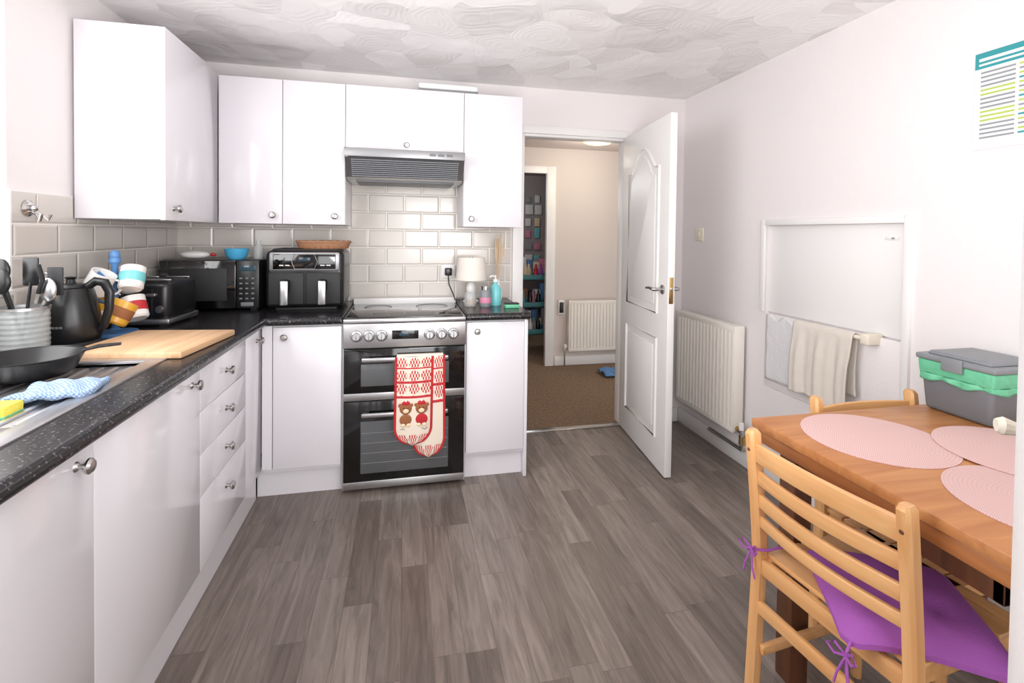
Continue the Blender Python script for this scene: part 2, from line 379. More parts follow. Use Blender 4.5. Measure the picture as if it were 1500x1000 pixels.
boxes('posts',tr,[(a-.01,a+.01,b-.01,b+.01,0,.9) for a in(-.19,.19) for b in (-.14,.14)],TEAL)
ps=grp('picture_collage',(1.5,6.88,1.3))
for i in range(7):
    for j in range(6):
        mt=random.choice([PAPER,PINK,AQUA,PGREY,CREAMP,PAPER,WCER])
        ww=random.uniform(.07,.12); hh=random.uniform(.08,.15)
        box('photo_%d_%d'%(i,j),ps,-.5+i*.14,-.5+i*.14+ww,-.012,0,-.4+j*.17,-.4+j*.17+hh,mt,.002)
sv=grp('cluttered_shelf',(1.55,6.6,0))
boxes('carcass',sv,[(-.5,.5,-.15,.15,z,z+.02) for z in(.02,.38,.74)]+[(-.5,-.48,-.15,.15,0,.76),(.48,.5,-.15,.15,0,.76)],WCER,.002)
for z in (.04,.40,.76):
    x=-.46
    while x<.42:
        ww=random.uniform(.04,.1); hh=random.uniform(.1,.26)
        box('item',sv,x,x+ww,-.13,.05,z,z+hh,random.choice([PINK,PGREY,CREAMP,REDM,PAPER,BROWNT,BLUEP,WCER,BLACKM]),.008); x+=ww+.01
bx=grp('toy_box',(1.15,6.0,0))
boxes('shell',bx,[(-.3,.3,-.2,-.18,.0,.3),(-.3,.3,.18,.2,0,.3),(-.3,-.28,-.2,.2,0,.3),(.28,.3,-.2,.2,0,.3),(-.3,.3,-.2,.2,0,.02)],WCER,.005)
for i in range(6): ball('toy_%d'%i,bx,(-.2+.08*i,-.05+.05*(i%3),.27),.08,[PINK,AQUA,REDM,PURPLE,PINK,TEAL][i])
cb_=grp('blue_cloth',(1.92,4.24,0))
sheet('cloth',cb_,lambda u,v:(.26*(u-.5),.22*(v-.5),.02+.035*abs(math.sin(u*7+v*3))*abs(math.sin(v*6))),14,12,BLUEP,.006)
th=grp('thermostat',(1.52,HY,.58))
box('body',th,-.03,.03,-.03,0,-.07,.07,TRIM,.006); box('screen',th,-.022,.022,-.033,-.029,-.055,.05,BLACK,.002)

# ---------------- radiators
def radiator(name,loc,rz,Ln,H,z0):
    g=grp(name,loc,rz)
    n=int(Ln/.034); pts=[]
    for i in range(n):
        x=i*Ln/n; w_=Ln/n
        pts+=[(x,-.078,z0+.03),(x+w_*.3,-.078,z0+.03),(x+w_*.42,-.088,z0+.03),(x+w_*.88,-.088,z0+.03)]
    pts+=[(Ln,-.078,z0+.03),(Ln,-.072,z0+.03),(0,-.072,z0+.03)]
    prism('ribbed_panel',g,pts,(0,0,H-.06),RAD)
    boxes('top_rail',g,[(0,Ln,-.084,-.07,z0+H-.032,z0+H),(0,Ln,-.084,-.07,z0,z0+.032)],RAD,.004)
    boxes('back_panel',g,[(0,Ln,-.04,-.03,z0,z0+H-.01)],RAD,.002)
    boxes('side_covers',g,[(-.004,.002,-.085,-.02,z0+.01,z0+H+.004),(Ln-.002,Ln+.004,-.085,-.02,z0+.01,z0+H+.004)],RAD,.002)
    boxes('grille',g,[(i*Ln/(2*n),i*Ln/(2*n)+.004,-.078,-.022,z0+H-.004,z0+H+.003) for i in range(2*n)]+[(0,Ln,-.05,-.045,z0+H-.004,z0+H+.003)],RAD)
    boxes('brackets',g,[(.1,.13,-.03,0,z0+.1,z0+H-.1),(Ln-.13,Ln-.1,-.03,0,z0+.1,z0+H-.1)],TRIM)
    return g
r=radiator('radiator',(XR,3.0,0),-math.pi/2,.585,.60,.19)
tube('valve_pipe',r,[(.57,-.055,.215),(.61,-.055,.215),(.625,-.055,.21),(.63,-.055,.19),(.63,-.055,.12),(.615,-.045,.105),(.5,-.035,.10),(.30,-.035,.10)],.011,CHROME)
lathe('valve_cap',r,[(0,0),(.013,0),(.015,.02),(.012,.04),(0,.042)],TRIM,(.625,-.055,.22))
cyl('valve_nut',r,(.63,-.055,.14),.017,.05,BRASS); cyl('valve_nut_side',r,(.588,-.055,.215),.015,.025,BRASS,'x')
r2=radiator('radiator',(1.585,HY,0),0,.58,.50,.15)
tube('valve_pipe',r2,[(0,-.055,.18),(-.03,-.055,.18),(-.035,-.055,.15),(-.035,-.055,0)],.008,CHROME)
lathe('valve_cap',r2,[(0,0),(.015,0),(.018,.03),(0,.045)],TRIM,(-.03,-.055,.18))

# ---------------- doors
def mould(name,p,pts,r,mat): return tube(name,p,pts,r,mat,True,8,.6)
dr=grp('door_1',(1.462,YB-.006,.008)); dr.rotation_euler=(0,0,math.atan2(-.746,-.08))
W,Hd,T=.745,1.94,.038
box('leaf',dr,0,W,-T/2,T/2,0,Hd,DOORM,.002)
def arch(y,ins):
    x0,x1=.13+ins,W-.13-ins; zb,zs,zt=.86+ins,1.68-ins,1.81-ins
    pts=[(x0,y,zb),(x1,y,zb),(x1,y,zs)]
    n=18
    for i in range(1,n):
        f=i/n; x=x1+(x0-x1)*f
        k=max(0,math.sin(math.pi*max(0,min(1,(f-.12)/.76))))
        pts.append((x,y,zs+(zt-zs)*(k**1.0)))
    pts.append((x0,y,zs)); return pts
for sgn,nm in((1,'a'),(-1,'b')):
    y=sgn*T/2
    mould('upper_mould_'+nm,dr,arch(y,0),.010,DOORM)
    prism('upper_field_'+nm,dr,arch(y,.045),(0,sgn*.007,0),DOORM,.003)
    q=lambda i:[(.13+i,y,.17+i),(W-.13-i,y,.17+i),(W-.13-i,y,.72-i),(.13+i,y,.72-i)]
    mould('lower_mould_'+nm,dr,q(0),.010,DOORM)
    prism('lower_field_'+nm,dr,q(.045),(0,sgn*.007,0),DOORM,.003)
    lathe('rose_'+nm,dr,[(0,0),(.026,0),(.026,.006),(.02,.009),(0,.009)],CHROME,(W-.06,y,1.0),(-sgn*math.pi/2,0,0))
    tube('lever_'+nm,dr,[(W-.06,y,1.0),(W-.06,y+sgn*.045,1.0),(W-.068,y+sgn*.052,1.0),(W-.12,y+sgn*.054,1.004),(W-.165,y+sgn*.052,.998)],[.009,.009,.0095,.008,.007],CHROME)
box('latch_plate',dr,W-.001,W+.002,-.012,.012,.93,1.07,BRASS,.0008)
box('latch',dr,W,W+.009,-.007,.007,1.0,1.018,CHROME,.002)
for i,z in enumerate((.2,1.72)): cyl('hinge_%d'%i,dr,(.0,T/2+.003,z),.006,.09,CHROME)

d2=grp('door_2',(.700,.43,0)); d2.rotation_euler=(0,0,math.radians(-38))
boxes('leaf',d2,[(0,.11,-.06,0,.02,2.02),(.6,.7,-.06,0,.02,2.02),(.11,.6,-.06,0,.02,.3),(.11,.6,-.06,0,1.9,2.02)],TRIM,.004)
box('glass',d2,.11,.6,-.035,-.025,.3,1.9,GLASS)
lathe('rose',d2,[(0,0),(.02,0),(.018,.007),(0,.008)],CREAM,(.045,0,1.065),(-math.pi/2,0,0))
tube('lever',d2,[(.045,0,1.065),(.045,.02,1.065),(.040,.026,1.065),(.025,.029,1.067),(.012,.030,1.070),(.0,.030,1.072),(-.006,.030,1.072)],[.007,.007,.008,.007,.008,.011,.008],CREAM)

# ---------------- worktops
wk=grp('worktop')
boxes('left_run',wk,[(XL+.002,-.645,1.80,3.098,WT-.038,WT),(XL+.002,-1.16,-.6,1.80,WT-.038,WT),(-.735,-.645,-.6,1.80,WT-.038,WT)],WORK,.0)
boxes('back_run',wk,[(-.645,-.292,2.515,3.098,WT-.038,WT)],WORK)
cyl('rounded_front',wk,(-.645,-.6,WT-.019),.019,3.115,WORK,'y')
cyl('rounded_front_back',wk,(-.645,2.515,WT-.019),.019,.353,WORK,'x')
wk2=grp('worktop')
box('slab',wk2,.318,.652,2.515,3.098,WT-.038,WT,WORK)
cyl('rounded_front',wk2,(.318,2.515,WT-.019),.019,.334,WORK,'x')
# ---------------- left base units
lb=grp('base_cabinet_run')
boxes('carcass',lb,[(XL+.005,XF-.02,-.6,-.582,.13,WT-.04),(XL+.005,XF-.02,.50,.518,.13,WT-.04),(XL+.005,XF-.02,1.815,1.833,.13,WT-.04),(XL+.005,XF-.02,2.48,2.498,.13,WT-.04),
  (XL+.005,XF-.02,-.582,2.48,.13,.148),(XL+.005,XL+.012,-.582,2.48,.148,.70),(XF-.05,XF-.02,-.582,2.48,.81,WT-.04)],CARC)
box('plinth',lb,XF-.06,XF-.03,-.6,2.56,0,.14,WHITE)
def doorX(p,y0,y1,z0,z1,nm): return box(nm,p,XF-.018,XF,y0+.0015,y1-.0015,z0,z1,WHITE,.002)
doorX(lb,-.6,.02,.15,.835,'door_a'); doorX(lb,.02,.64,.15,.835,'door_b'); doorX(lb,.64,1.24,.15,.835,'door_c'); doorX(lb,1.24,1.815,.15,.835,'door_d')
zz=[.835,.69,.545,.40,.15]
for i in range(4): doorX(lb,1.815,2.30,zz[i+1]+.0015,zz[i]-.0015,'drawer_%d'%i)
doorX(lb,2.30,2.535,.15,.835,'door_e')
for y,z in((1.18,.805),(1.75,.80),(2.06,.765),(2.06,.62),(2.06,.473),(2.06,.32),(2.46,.79)): knob(lb,(XF,y,z),'x')
def doorY(p,x0,x1,z0,z1,nm,y=2.55,th=.018): return box(nm,p,x0+.0015,x1-.0015,y-th,y,z0,z1,WHITE,.002)
bb=grp('base_cabinet')
box('carcass',bb,-.655,-.293,2.552,3.09,.13,WT-.04,CARC); box('plinth',bb,-.69,-.293,2.585,2.6,0,.14,WHITE)
box('filler',bb,-.657,-.612,2.534,2.552,.15,.845,WHITE); doorY(bb,-.61,-.296,.15,.835,'door'); knob(bb,(-.555,2.532,.79),'-y')
bb=grp('base_cabinet')
box('carcass',bb,.32,.632,2.552,3.09,.13,WT-.04,CARC); box('plinth',bb,.322,.65,2.585,2.6,0,.14,WHITE)
box('end_panel',bb,.632,.65,2.535,3.09,0,WT-.04,WHITE,.001); doorY(bb,.32,.632,.15,.835,'door'); knob(bb,(.375,2.532,.79),'-y')
# ---------------- wall units
ZU0,ZU1=1.336,2.085
wl=grp('wall_cabinet_run')
YU=2.79
boxes('carcass_a',wl,[(-.925,-.31,YU+.0,3.088,ZU0,ZU1)],CARC); doorY(wl,-.925,-.622,ZU0,ZU1,'door_a',YU); doorY(wl,-.622,-.31,ZU0,ZU1,'door_b',YU)
box('carcass_b',wl,-.31,.325,YU,3.09,1.735,ZU1,CARC); doorY(wl,-.31,.325,1.735,ZU1,'door_c',YU)
box('carcass_c',wl,.325,.664,YU,3.088,ZU0,ZU1,CARC); doorY(wl,.325,.664,ZU0,ZU1,'door_d',YU)
for x,z in((-.665,1.38),(-.36,1.38),(.01,1.775),(.37,1.38)): knob(wl,(x,YU-.018,z),'-y')
wc=grp('wall_cabinet')
box('carcass',wc,XL+.012,-.945,2.207,3.085,ZU0+.003,ZU1+.012,WHITE,.001)
box('door',wc,-.944,-.926,2.207,2.768,ZU0,ZU1+.012,WHITE,.002); knob(wc,(-.926,2.28,1.385),'x')
sl=grp('strip_light',(.24,2.84,ZU1))
box('body',sl,-.17,.17,-.03,.03,0,.022,STEELD,.005); box('diffuser',sl,-.168,.168,-.034,.028,.022,.055,PAPER,.012,3)
# ---------------- cooker hood
hd=grp('cooker_hood')
prof=[(3.08,1.734),(2.66,1.734),(2.655,1.69),(2.665,1.682),(2.74,1.59),(2.80,1.58),(3.08,1.58)]
prism('body',hd,[(-.302,y,z) for y,z in prof],(.618,0,0),STEEL,.0)
box('front_strip',hd,-.304,.318,2.648,2.656,1.688,1.732,STEELD,.003)
boxes('switches',hd,[(.13+i*.045,.16+i*.045,2.644,2.65,1.704,1.716) for i in range(3)],GREYB,.001)
box('side_caps',hd,-.303,-.285,2.652,2.66,1.684,1.734,STEELD,.002)
bm=bmesh.new()
for i in range(9):
    f=i/9; y=2.671+.07*f; z=1.674-.086*f
    addbox(bm,-.27,.285,y-.011,y-.002,z-.004,z+.001)
fin('grille_slats',bm,GREYB,hd)
bm=bmesh.new()
for i in range(48):
    x=-.27+i*.0117
    a=[(x,2.657,1.68),(x+.003,2.657,1.68),(x+.003,2.729,1.592),(x,2.729,1.592)]
    vs=[bm.verts.new(q) for q in a]; bm.faces.new(vs)
fin('grille_ribs',bm,GREYB,hd)
box('filter',hd,-.26,.275,2.80,3.05,1.574,1.582,GREYB,.002)

# ---------------- cooker
ck=grp('electric_cooker')
CX0,CX1=-.288,.314; CYF=2.545
box('body',ck,CX0,CX1,CYF+.002,3.06,.03,.845,STEELD,.003)
box('hob_frame',ck,CX0-.002,CX1+.002,CYF-.035,3.07,.848,.870,STEEL,.005)
box('hob_glass',ck,CX0+.012,CX1-.012,CYF-.012,3.0,.868,.8745,BLACKG,.002)
box('rear_upstand',ck,CX0,CX1,3.02,3.07,.87,.905,TRIM,.004)
for i,(x,y,rr) in enumerate(((-.14,2.66,.09),(.16,2.66,.075),(-.14,2.88,.075),(.16,2.88,.09))):
    tube('ring_%d'%i,ck,[(x+rr*math.cos(a*math.pi/16),y+rr*math.sin(a*math.pi/16),.8742) for a in range(32)],.0008,GREYB,True,6)
box('control_panel',ck,CX0,CX1,CYF-.03,CYF+.002,.725,.846,STEEL,.004)
box('clock_display',ck,-.055,.075,CYF-.033,CYF-.028,.765,.81,BLACKG,.002)
box('clock_digits',ck,-.02,.03,CYF-.0345,CYF-.032,.782,.797,DISPLAY,.0005)
for i,x in enumerate((-.225,-.165,-.105,.13,.19,.25)):
    lathe('dial_%d'%i,ck,[(0,0),(.026,0),(.026,.004),(.021,.006),(.019,.022),(.016,.025),(0,.025)],STEEL,(x,CYF-.03,.785),(math.pi/2,0,0))
    box('dial_mark_%d'%i,ck,x-.0025,x+.0025,CYF-.058,CYF-.05,.768,.802,STEELD,.001)
    tube('dial_ring_%d'%i,ck,[(x+.0265*math.cos(a*math.pi/12),CYF-.031,.785+.0265*math.sin(a*math.pi/12)) for a in range(24)],.002,BLACK,True,6)
box('top_door',ck,CX0+.004,CX1-.004,CYF-.03,CYF,.502,.720,BLACKG,.004)
box('divider',ck,CX0,CX1,CYF-.026,CYF,.462,.500,STEEL,.003)
box('main_door',ck,CX0+.004,CX1-.004,CYF-.03,CYF,.062,.460,BLACKG,.004)
box('bottom_trim',ck,CX0,CX1,CYF-.026,CYF,.02,.058,STEEL,.003)
boxes('feet',ck,[(CX0+.03,CX0+.07,CYF+.02,CYF+.06,0,.03),(CX1-.07,CX1-.03,CYF+.02,CYF+.06,0,.03),(CX0+.03,CX0+.07,3.0,3.04,0,.03),(CX1-.07,CX1-.03,3.0,3.04,0,.03)],BLACK)
box('side_trim_left',ck,CX0-.001,CX0+.004,CYF-.028,CYF,.02,.725,STEEL); box('side_trim_right',ck,CX1-.004,CX1+.001,CYF-.028,CYF,.02,.725,STEEL)
box('top_window',ck,CX0+.085,CX1-.085,CYF-.0318,CYF-.03,.535,.645,OVENIN,.001)
box('main_window',ck,CX0+.085,CX1-.085,CYF-.0318,CYF-.03,.10,.36,OVENIN,.001)
boxes('rack_lines',ck,[(CX0+.09,CX1-.09,CYF-.0328,CYF-.0318,z,z+.003) for z in(.15,.2,.25,.30)],STEELD)
for i,z in enumerate((.672,.40)):
    box('handle_%d'%i,ck,CX0+.09,CX1-.09,CYF-.072,CYF-.055,z-.010,z+.012,STEEL,.006)
    boxes('handle_posts_%d'%i,ck,[(CX0+.1,CX0+.125,CYF-.06,CYF-.028,z-.008,z+.008),(CX1-.125,CX1-.1,CYF-.06,CYF-.028,z-.008,z+.008)],STEEL,.002)
og=grp('oven_glove',(.06,CYF-.078,.69))
def gl(cx,w,Ln,y0,lean):
    def fn(u,v):
        z=-Ln*v
        hw=w/2
        if v>.8: hw=w/2*math.sqrt(max(0,1-((v-.8)/.2)**2))*.98+.002
        x=cx+lean*v+(u-.5)*2*hw
        return (x,y0-.014*math.sin(math.pi*min(1,max(0,u)))-.01*v,z)
    return fn
def edge(fn,n=30):
    P=[fn(0,i/n) for i in range(n+1)]+[fn(1,1-i/n) for i in range(n+1)]
    return [(x,y-.004,z) for x,y,z in P]
f2=gl(.062,.155,.50,.002,.005); f1=gl(-.005,.175,.43,-.010,-.006)
for nm,f in(('back_pad',f2),('front_pad',f1)):
    sheet(nm,og,f,14,30,GLOVE,.010)
    tube(nm+'_piping',og,edge(f),.0065,RED)
prism('saddle',og,[(-.09,-.012,.0),(-.09,-.008,.008),(-.09,.012,.008),(-.09,.03,-.0),(-.09,.03,-.02),(-.09,.024,-.02),(-.09,.016,-.004),(-.09,-.004,-.004)],(.225,0,0),GLOVE)
for i,x in enumerate((-.045,.03)):
    z=-.25; y=-.033
    ball('face_%d'%i,og,(x,y,z),.030,BROWN,(1,.25,.95)); ball('muzzle_%d'%i,og,(x,y-.007,z-.010),.014,CREAMP,(1,.3,.8))
    ball('body_%d'%i,og,(x,y-.001,z-.055),.030,[BROWN,RED][i],(1,.2,.95)); ball('hat_%d'%i,og,(x,y-.002,z+.026),.018,RED,(1.1,.3,.7)); ball('pom_%d'%i,og,(x,y-.005,z+.04),.006,WCER)
    for s in(-1,1):
        ball('ear_%d_%d'%(i,s),og,(x+s*.027,y,z+.016),.010,BROWN,(1,.3,1)); ball('eye_%d_%d'%(i,s),og,(x+s*.009,y-.0085,z+.004),.003,BLACK)
        ball('foot_%d_%d'%(i,s),og,(x+s*.013,y-.004,z-.08),.011,CREAMP,(1,.4,.8))
tube('script_line',og,[(-.07+.013*i*.9,-.033,-.352+.006*math.sin(i*2.4)) for i in range(12)],.0013,BLACK,False,6)

# ---------------- sink
sk=grp('sink')
ZS=WT+.001
boxes('rim',sk,[(-1.16,-.735,1.735,1.80,ZS-.004,ZS+.004),(-1.16,-1.11,.62,1.735,ZS-.004,ZS+.004),(-.785,-.735,.62,1.735,ZS-.004,ZS+.004),(-1.11,-.785,1.145,1.20,ZS-.004,ZS+.004),(-1.16,-.735,.58,.62,ZS-.004,ZS+.004)],STEEL,.002)
boxes('drainer',sk,[(-1.11,-.785,1.20,1.735,ZS-.014,ZS-.010)]+[(-1.09+.04*i,-1.075+.04*i,1.24,1.70,ZS-.011,ZS-.004) for i in range(8)],STEEL,.002)
boxes('bowl',sk,[(-1.11,-1.10,.62,1.145,ZS-.16,ZS),(-.795,-.785,.62,1.145,ZS-.16,ZS),(-1.11,-.785,1.135,1.145,ZS-.16,ZS),(-1.11,-.785,.62,.63,ZS-.16,ZS),(-1.11,-.785,.62,1.145,ZS-.17,ZS-.16)],STEEL,.003)
fa=grp('mixer_tap',(-1.19,1.15,WT))
lathe('base',fa,[(0,0),(.026,0),(.024,.02),(.018,.03),(.018,.1),(.02,.12),(0,.125)],CHROME)
tube('spout',fa,[(0,0,.1)]+[(.09-.09*math.cos(a),0,.18+.09*math.sin(a)) for a in [i*math.pi/10 for i in range(11)]]+[(.18,0,.15)],.010,CHROME)
pn=grp('frying_pan',(-1.02,1.625,ZS+.0))
lathe('bowl',pn,[(0,.002),(.085,.0),(.10,.012),(.122,.058),(.125,.058),(.118,.052),(.098,.016),(.083,.006),(0,.006)],BLACK,seg=40)
tube('handle',pn,[(.095,.06,.054),(.13,.075,.062),(.18,.09,.064)],[.008,.011,.009],BLACK,False,10,.5)
tc_=grp('tea_towel',(-.835,1.435,ZS+.0))
sheet('folded_cloth',tc_,lambda u,v:(-.075+.15*u+.01*math.sin(v*5),-.075+.14*v+.02*u,.010+.012*math.sin(u*3.1)*math.sin(v*3.1)+.003*math.sin(u*17+v*9)),18,18,CHECK,.012)
sp_=grp('sponge',(-.90,1.31,ZS-.004))
box('foam',sp_,-.05,.05,-.03,.03,0,.024,SPONGE,.005); box('scourer',sp_,-.05,.05,-.03,.03,-.004,.003,GREEN,.002)
cb2=grp('chopping_board',(-.85,1.965,WT+.001),math.radians(-7))
box('board',cb2,-.18,.18,-.185,.185,.0,.022,BOARD,.005)
kt=grp('kettle',(-1.142,2.02,WT))
lathe('base',kt,[(0,0),(.083,0),(.086,.012),(.08,.02),(0,.02)],BLACKM)
lathe('body',kt,[(0,.02),(.080,.02),(.086,.035),(.084,.09),(.075,.15),(.064,.195),(.060,.205),(0,.212)],BLACK,seg=40)
lathe('lid',kt,[(.05,.208),(.045,.218),(.015,.222),(.012,.235),(.018,.243),(0,.246)],BLACK)
prism('spout',kt,[(-.05,-.018,.205),(-.05,.018,.205),(-.092,.006,.202),(-.092,-.006,.202)],(.012,0,-.05),BLACK,.003)
tube('handle',kt,[(.045,0,.205),(.075,0,.228),(.103,0,.222),(.118,0,.19),(.116,0,.13),(.10,0,.07),(.078,0,.05)],[.010,.012,.013,.012,.011,.011,.009],BLACK,False,12,1.3)
boxes('logo_strip',kt,[(-.02+.011*i,-.012+.011*i,-.0855,-.083,.075,.082) for i in range(4)],GREYB)
uh=grp('utensil_holder',(-1.16,1.825,WT))
prof=[(0,.002),(.062,0)]+[(.062+.0025*(i%2),.006+.008*i) for i in range(20)]+[(.064,.165),(.060,.165),(.059,.01),(0,.008)]
lathe('ribbed_jar',uh,prof,GLASS,seg=36)
lathe('jar_rim',uh,[(.059,.16),(.066,.16),(.066,.168),(.059,.168),(.059,.16)],STEEL,seg=36)
for i,(a,b,h,kind,mt) in enumerate(((-.03,.0,.31,'spoon',BLACK),(.0,.02,.30,'turner',BLACK),(.03,-.01,.27,'tongs',STEEL),(.02,.025,.24,'whisk',STEEL),(-.01,-.03,.28,'spoon',BLACK),(.045,.01,.27,'turner',BLACKM),(.035,.0,.25,'spoon',STEEL))):
    bx_,by_,tx,ty=-a*.5,-b*.5,a*1.7,b*1.7
    tube('stem_%d'%i,uh,[(bx_,by_,.012),(tx,ty,h-.06)],.0045,mt)
    if kind=='spoon': ball('head_%d'%i,uh,(tx*1.1,ty*1.1,h-.03),.033,mt,(.75,.3,1.15))
    elif kind=='turner': box('head_%d'%i,uh,tx-.022,tx+.022,ty-.003,ty+.003,h-.07,h+.02,mt,.003)
    elif kind=='tongs': tube('head_%d'%i,uh,[(tx,ty,h-.06),(tx+.012,ty,h-.02),(tx,ty,h+.03)],.007,BLACK)
    else:
        for k_ in range(4):
            an=k_*math.pi/4
            tube('wire_%d_%d'%(i,k_),uh,[(tx+.022*math.cos(an)*math.sin(s_*math.pi/8),ty+.022*math.sin(an)*math.sin(s_*math.pi/8),h-.06+.09*(1-math.cos(s_*math.pi/8))/2) for s_ in range(0,9)],.0014,STEEL,False,6)
def mug(p,loc,rot,mt,mt2=None,r=.042,h=.09):
    m=grp('mug'); m.parent=p; m.location=loc; m.rotation_euler=rot; m.name='mug_part'
    lathe('cup',m,[(0,0),(r*.85,0),(r,.008),(r,h),(r-.004,h),(r-.005,.01),(0,.008)],mt,seg=28)
    if mt2: lathe('band',m,[(r+.0006,h*.3),(r+.0012,h*.32),(r+.0012,h*.7),(r+.0006,h*.72)],mt2,seg=28)
    tube('handle',m,[(r-.003,0,h*.85),(r+.018,0,h*.86),(r+.03,0,h*.65),(r+.028,0,h*.35),(r+.014,0,h*.18),(r-.003,0,h*.2)],.0048,mt,False,8)
mt_=grp('mug_tree',(-1.105,2.215,WT))
lathe('foot',mt_,[(0,0),(.075,0),(.075,.012),(.02,.02),(.011,.03),(.011,.27),(.02,.285),(.018,.30),(0,.305)],BLUEP)
for k_,(an,z,ma,mb) in enumerate(((-2.1,.19,WCER,None),(-.5,.20,WCER,AQUA),(-2.3,.09,YEL,WCER),(-1.2,.075,YEL,BROWN),(-.1,.08,WCER,REDM),(1.3,.19,WCER,BLUEP))):
    c_,s_=math.cos(an),math.sin(an)
    tube('arm_%d'%k_,mt_,[(0,0,z+.02),(c_*.045,s_*.045,z+.045),(c_*.06,s_*.06,z+.06)],.006,BLUEP)
    mug(mt_,(c_*.08,s_*.08,z-.02),(math.radians(20)*s_*-1,math.radians(25),an+2.6),ma,mb)
ball('finial',mt_,(0,0,.31),.018,BLUEP,(1,1,1.2))
to=grp('toaster',(-1.095,2.49,WT),math.radians(-4))
box('body',to,-.13,.13,-.13,.13,.022,.195,BLACK,.032,4)
box('chrome_base',to,-.132,.132,-.132,.132,.008,.034,STEEL,.008)
boxes('feet',to,[(a-.015,a+.015,b-.015,b+.015,0,.01) for a in(-.1,.1) for b in(-.1,.1)],BLACKM)
boxes('slots',to,[(-.11,-.02,y-.012,y+.012,.19,.1965) for y in(-.06,.06)]+[(.02,.11,y-.012,y+.012,.19,.1965) for y in(-.06,.06)],BLACKM)
boxes('slot_frames',to,[(-.115,-.015,-.08,-.076,.193,.198),(.015,.115,-.08,-.076,.193,.198),(-.115,-.015,.076,.08,.193,.198),(.015,.115,.076,.08,.193,.198)],STEEL,.001)
for i,x in enumerate((-.065,.065)):
    box('lever_slot_%d'%i,to,x-.004,x+.004,-.1315,-.128,.06,.16,BLACKM); box('lever_%d'%i,to,x-.018,x+.018,-.143,-.128,.13,.144,STEEL,.004)
    lathe('dial_%d'%i,to,[(0,0),(.016,0),(.014,.012),(0,.013)],STEEL,(x+.03,-.129,.075),(math.pi/2,0,0))
mw=grp('microwave',(-.955,2.765,WT))
box('case',mw,-.23,.225,.012,.32,.012,.262,BLACK,.006)
box('door',mw,-.23,.115,-.008,.012,.014,.260,BLACKG,.004)
box('window',mw,-.19,.075,-.0095,-.008,.055,.22,BLACKM,.001)
box('panel',mw,.118,.225,-.008,.012,.014,.260,BLACK,.004)
box('display',mw,.135,.208,-.0095,-.008,.205,.235,DISPLAY,.001)
boxes('buttons',mw,[(.133+.028*i,.147+.028*i,-.010,-.008,.06+.026*j,.068+.026*j) for i in range(3) for j in range(5)],GREYB,.001)
box('open_button',mw,.14,.2,-.011,-.008,.025,.045,GREYB,.002)
boxes('feet',mw,[(a-.015,a+.015,b-.015,b+.015,0,.013) for a in(-.19,.19) for b in(.05,.28)],BLACKM)
bw=grp('blue_bowl',(-.865,2.86,WT+.262))
lathe('bowl',bw,[(0,0),(.035,0),(.052,.02),(.060,.055),(.057,.055),(.048,.022),(0,.006)],BLUE)
bt=grp('spray_bottle',(-.765,2.88,WT+.262))
lathe('bottle',bt,[(0,0),(.022,0),(.024,.01),(.024,.06),(.012,.08),(.012,.10),(0,.10)],GLASS)
bg=grp('bread_bag',(-1.07,2.88,WT+.262))
ball('loaf',bg,(0,0,.022),.022,WCER,(3.2,1.6,1)); ball('twist',bg,(.085,0,.022),.012,REDM,(1.3,.8,.8))
af=grp('air_fryer',(-.50,2.73,WT)); af.scale=(1,1,1.06)
box('body',af,-.195,.19,.0,.31,.012,.295,BLACK,.028,4)
box('base_foot',af,-.15,.15,.03,.28,0,.014,BLACKM,.003)
box('top_deck',af,-.17,.165,.03,.28,.285,.302,BLACKM,.008)
box('control_fascia',af,-.175,.17,-.010,.02,.195,.288,STEELD,.010)
box('control_glass',af,-.155,.15,-.013,-.008,.205,.278,BLACKG,.003)
tube('fascia_ring',af,[(-.05,-.014,.205),(.045,-.014,.205),(.06,-.014,.24),(.045,-.014,.278),(-.05,-.014,.278),(-.065,-.014,.24)],.002,STEEL,True,6)
box('leds',af,-.03,.025,-.0145,-.012,.245,.262,DISPLAY,.001)
boxes('buttons',af,[(-.125+i*.03,-.105+i*.03,-.0145,-.012,.22,.226) for i in range(2)]+[(.075+i*.03,.095+i*.03,-.0145,-.012,.22,.226) for i in range(2)],STEEL,.001)
for i,x in enumerate((-.093,.088)):
    box('drawer_%d'%i,af,x-.086,x+.086,-.006,.02,.03,.188,BLACKM,.008)
    box('handle_%d'%i,af,x-.022,x+.022,-.052,-.006,.095,.155,BLACK,.010); box('handle_trim_%d'%i,af,x-.018,x+.018,-.055,-.050,.035,.15,STEEL,.004)
bk=grp('wicker_tray',(-.43,2.86,WT+.320))
lathe('basket',bk,[(0,0),(.12,0),(.132,.012),(.142,.034),(.135,.034),(.125,.012),(0,.008)],BROWNT,sx=1,sy=.6)
tube('rim',bk,[(.139*math.cos(a*math.pi/20),.084*math.sin(a*math.pi/20),.036+.003*(a%2)) for a in range(40)],.006,BROWNT,True,8)
boxes('weave_ribs',bk,[(.128*math.cos(a*math.pi/12)-.003,.128*math.cos(a*math.pi/12)+.003,.078*math.sin(a*math.pi/12)-.003,.078*math.sin(a*math.pi/12)+.003,.002,.036) for a in range(24)],BROWN,.001)
so=grp('wall_socket',(.27,YB-.011,1.06))
box('plate',so,-.043,.043,-.010,0,-.043,.043,TRIM,.004); box('plug',so,-.022,.022,-.04,-.010,-.025,.022,BLACK,.006)
tube('cable',so,[(0,-.03,-.025),(.005,-.035,-.08),(.03,-.05,-.14),(.035,-.1,-.165),(.06,-.14,-.170)],.0035,BLACK)
tl=grp('table_lamp',(.395,2.93,WT))
lathe('base',tl,[(0,0),(.045,0),(.047,.01),(.03,.02),(.022,.05),(.03,.085),(.02,.12),(.008,.13),(.008,.16),(0,.16)],WCER)
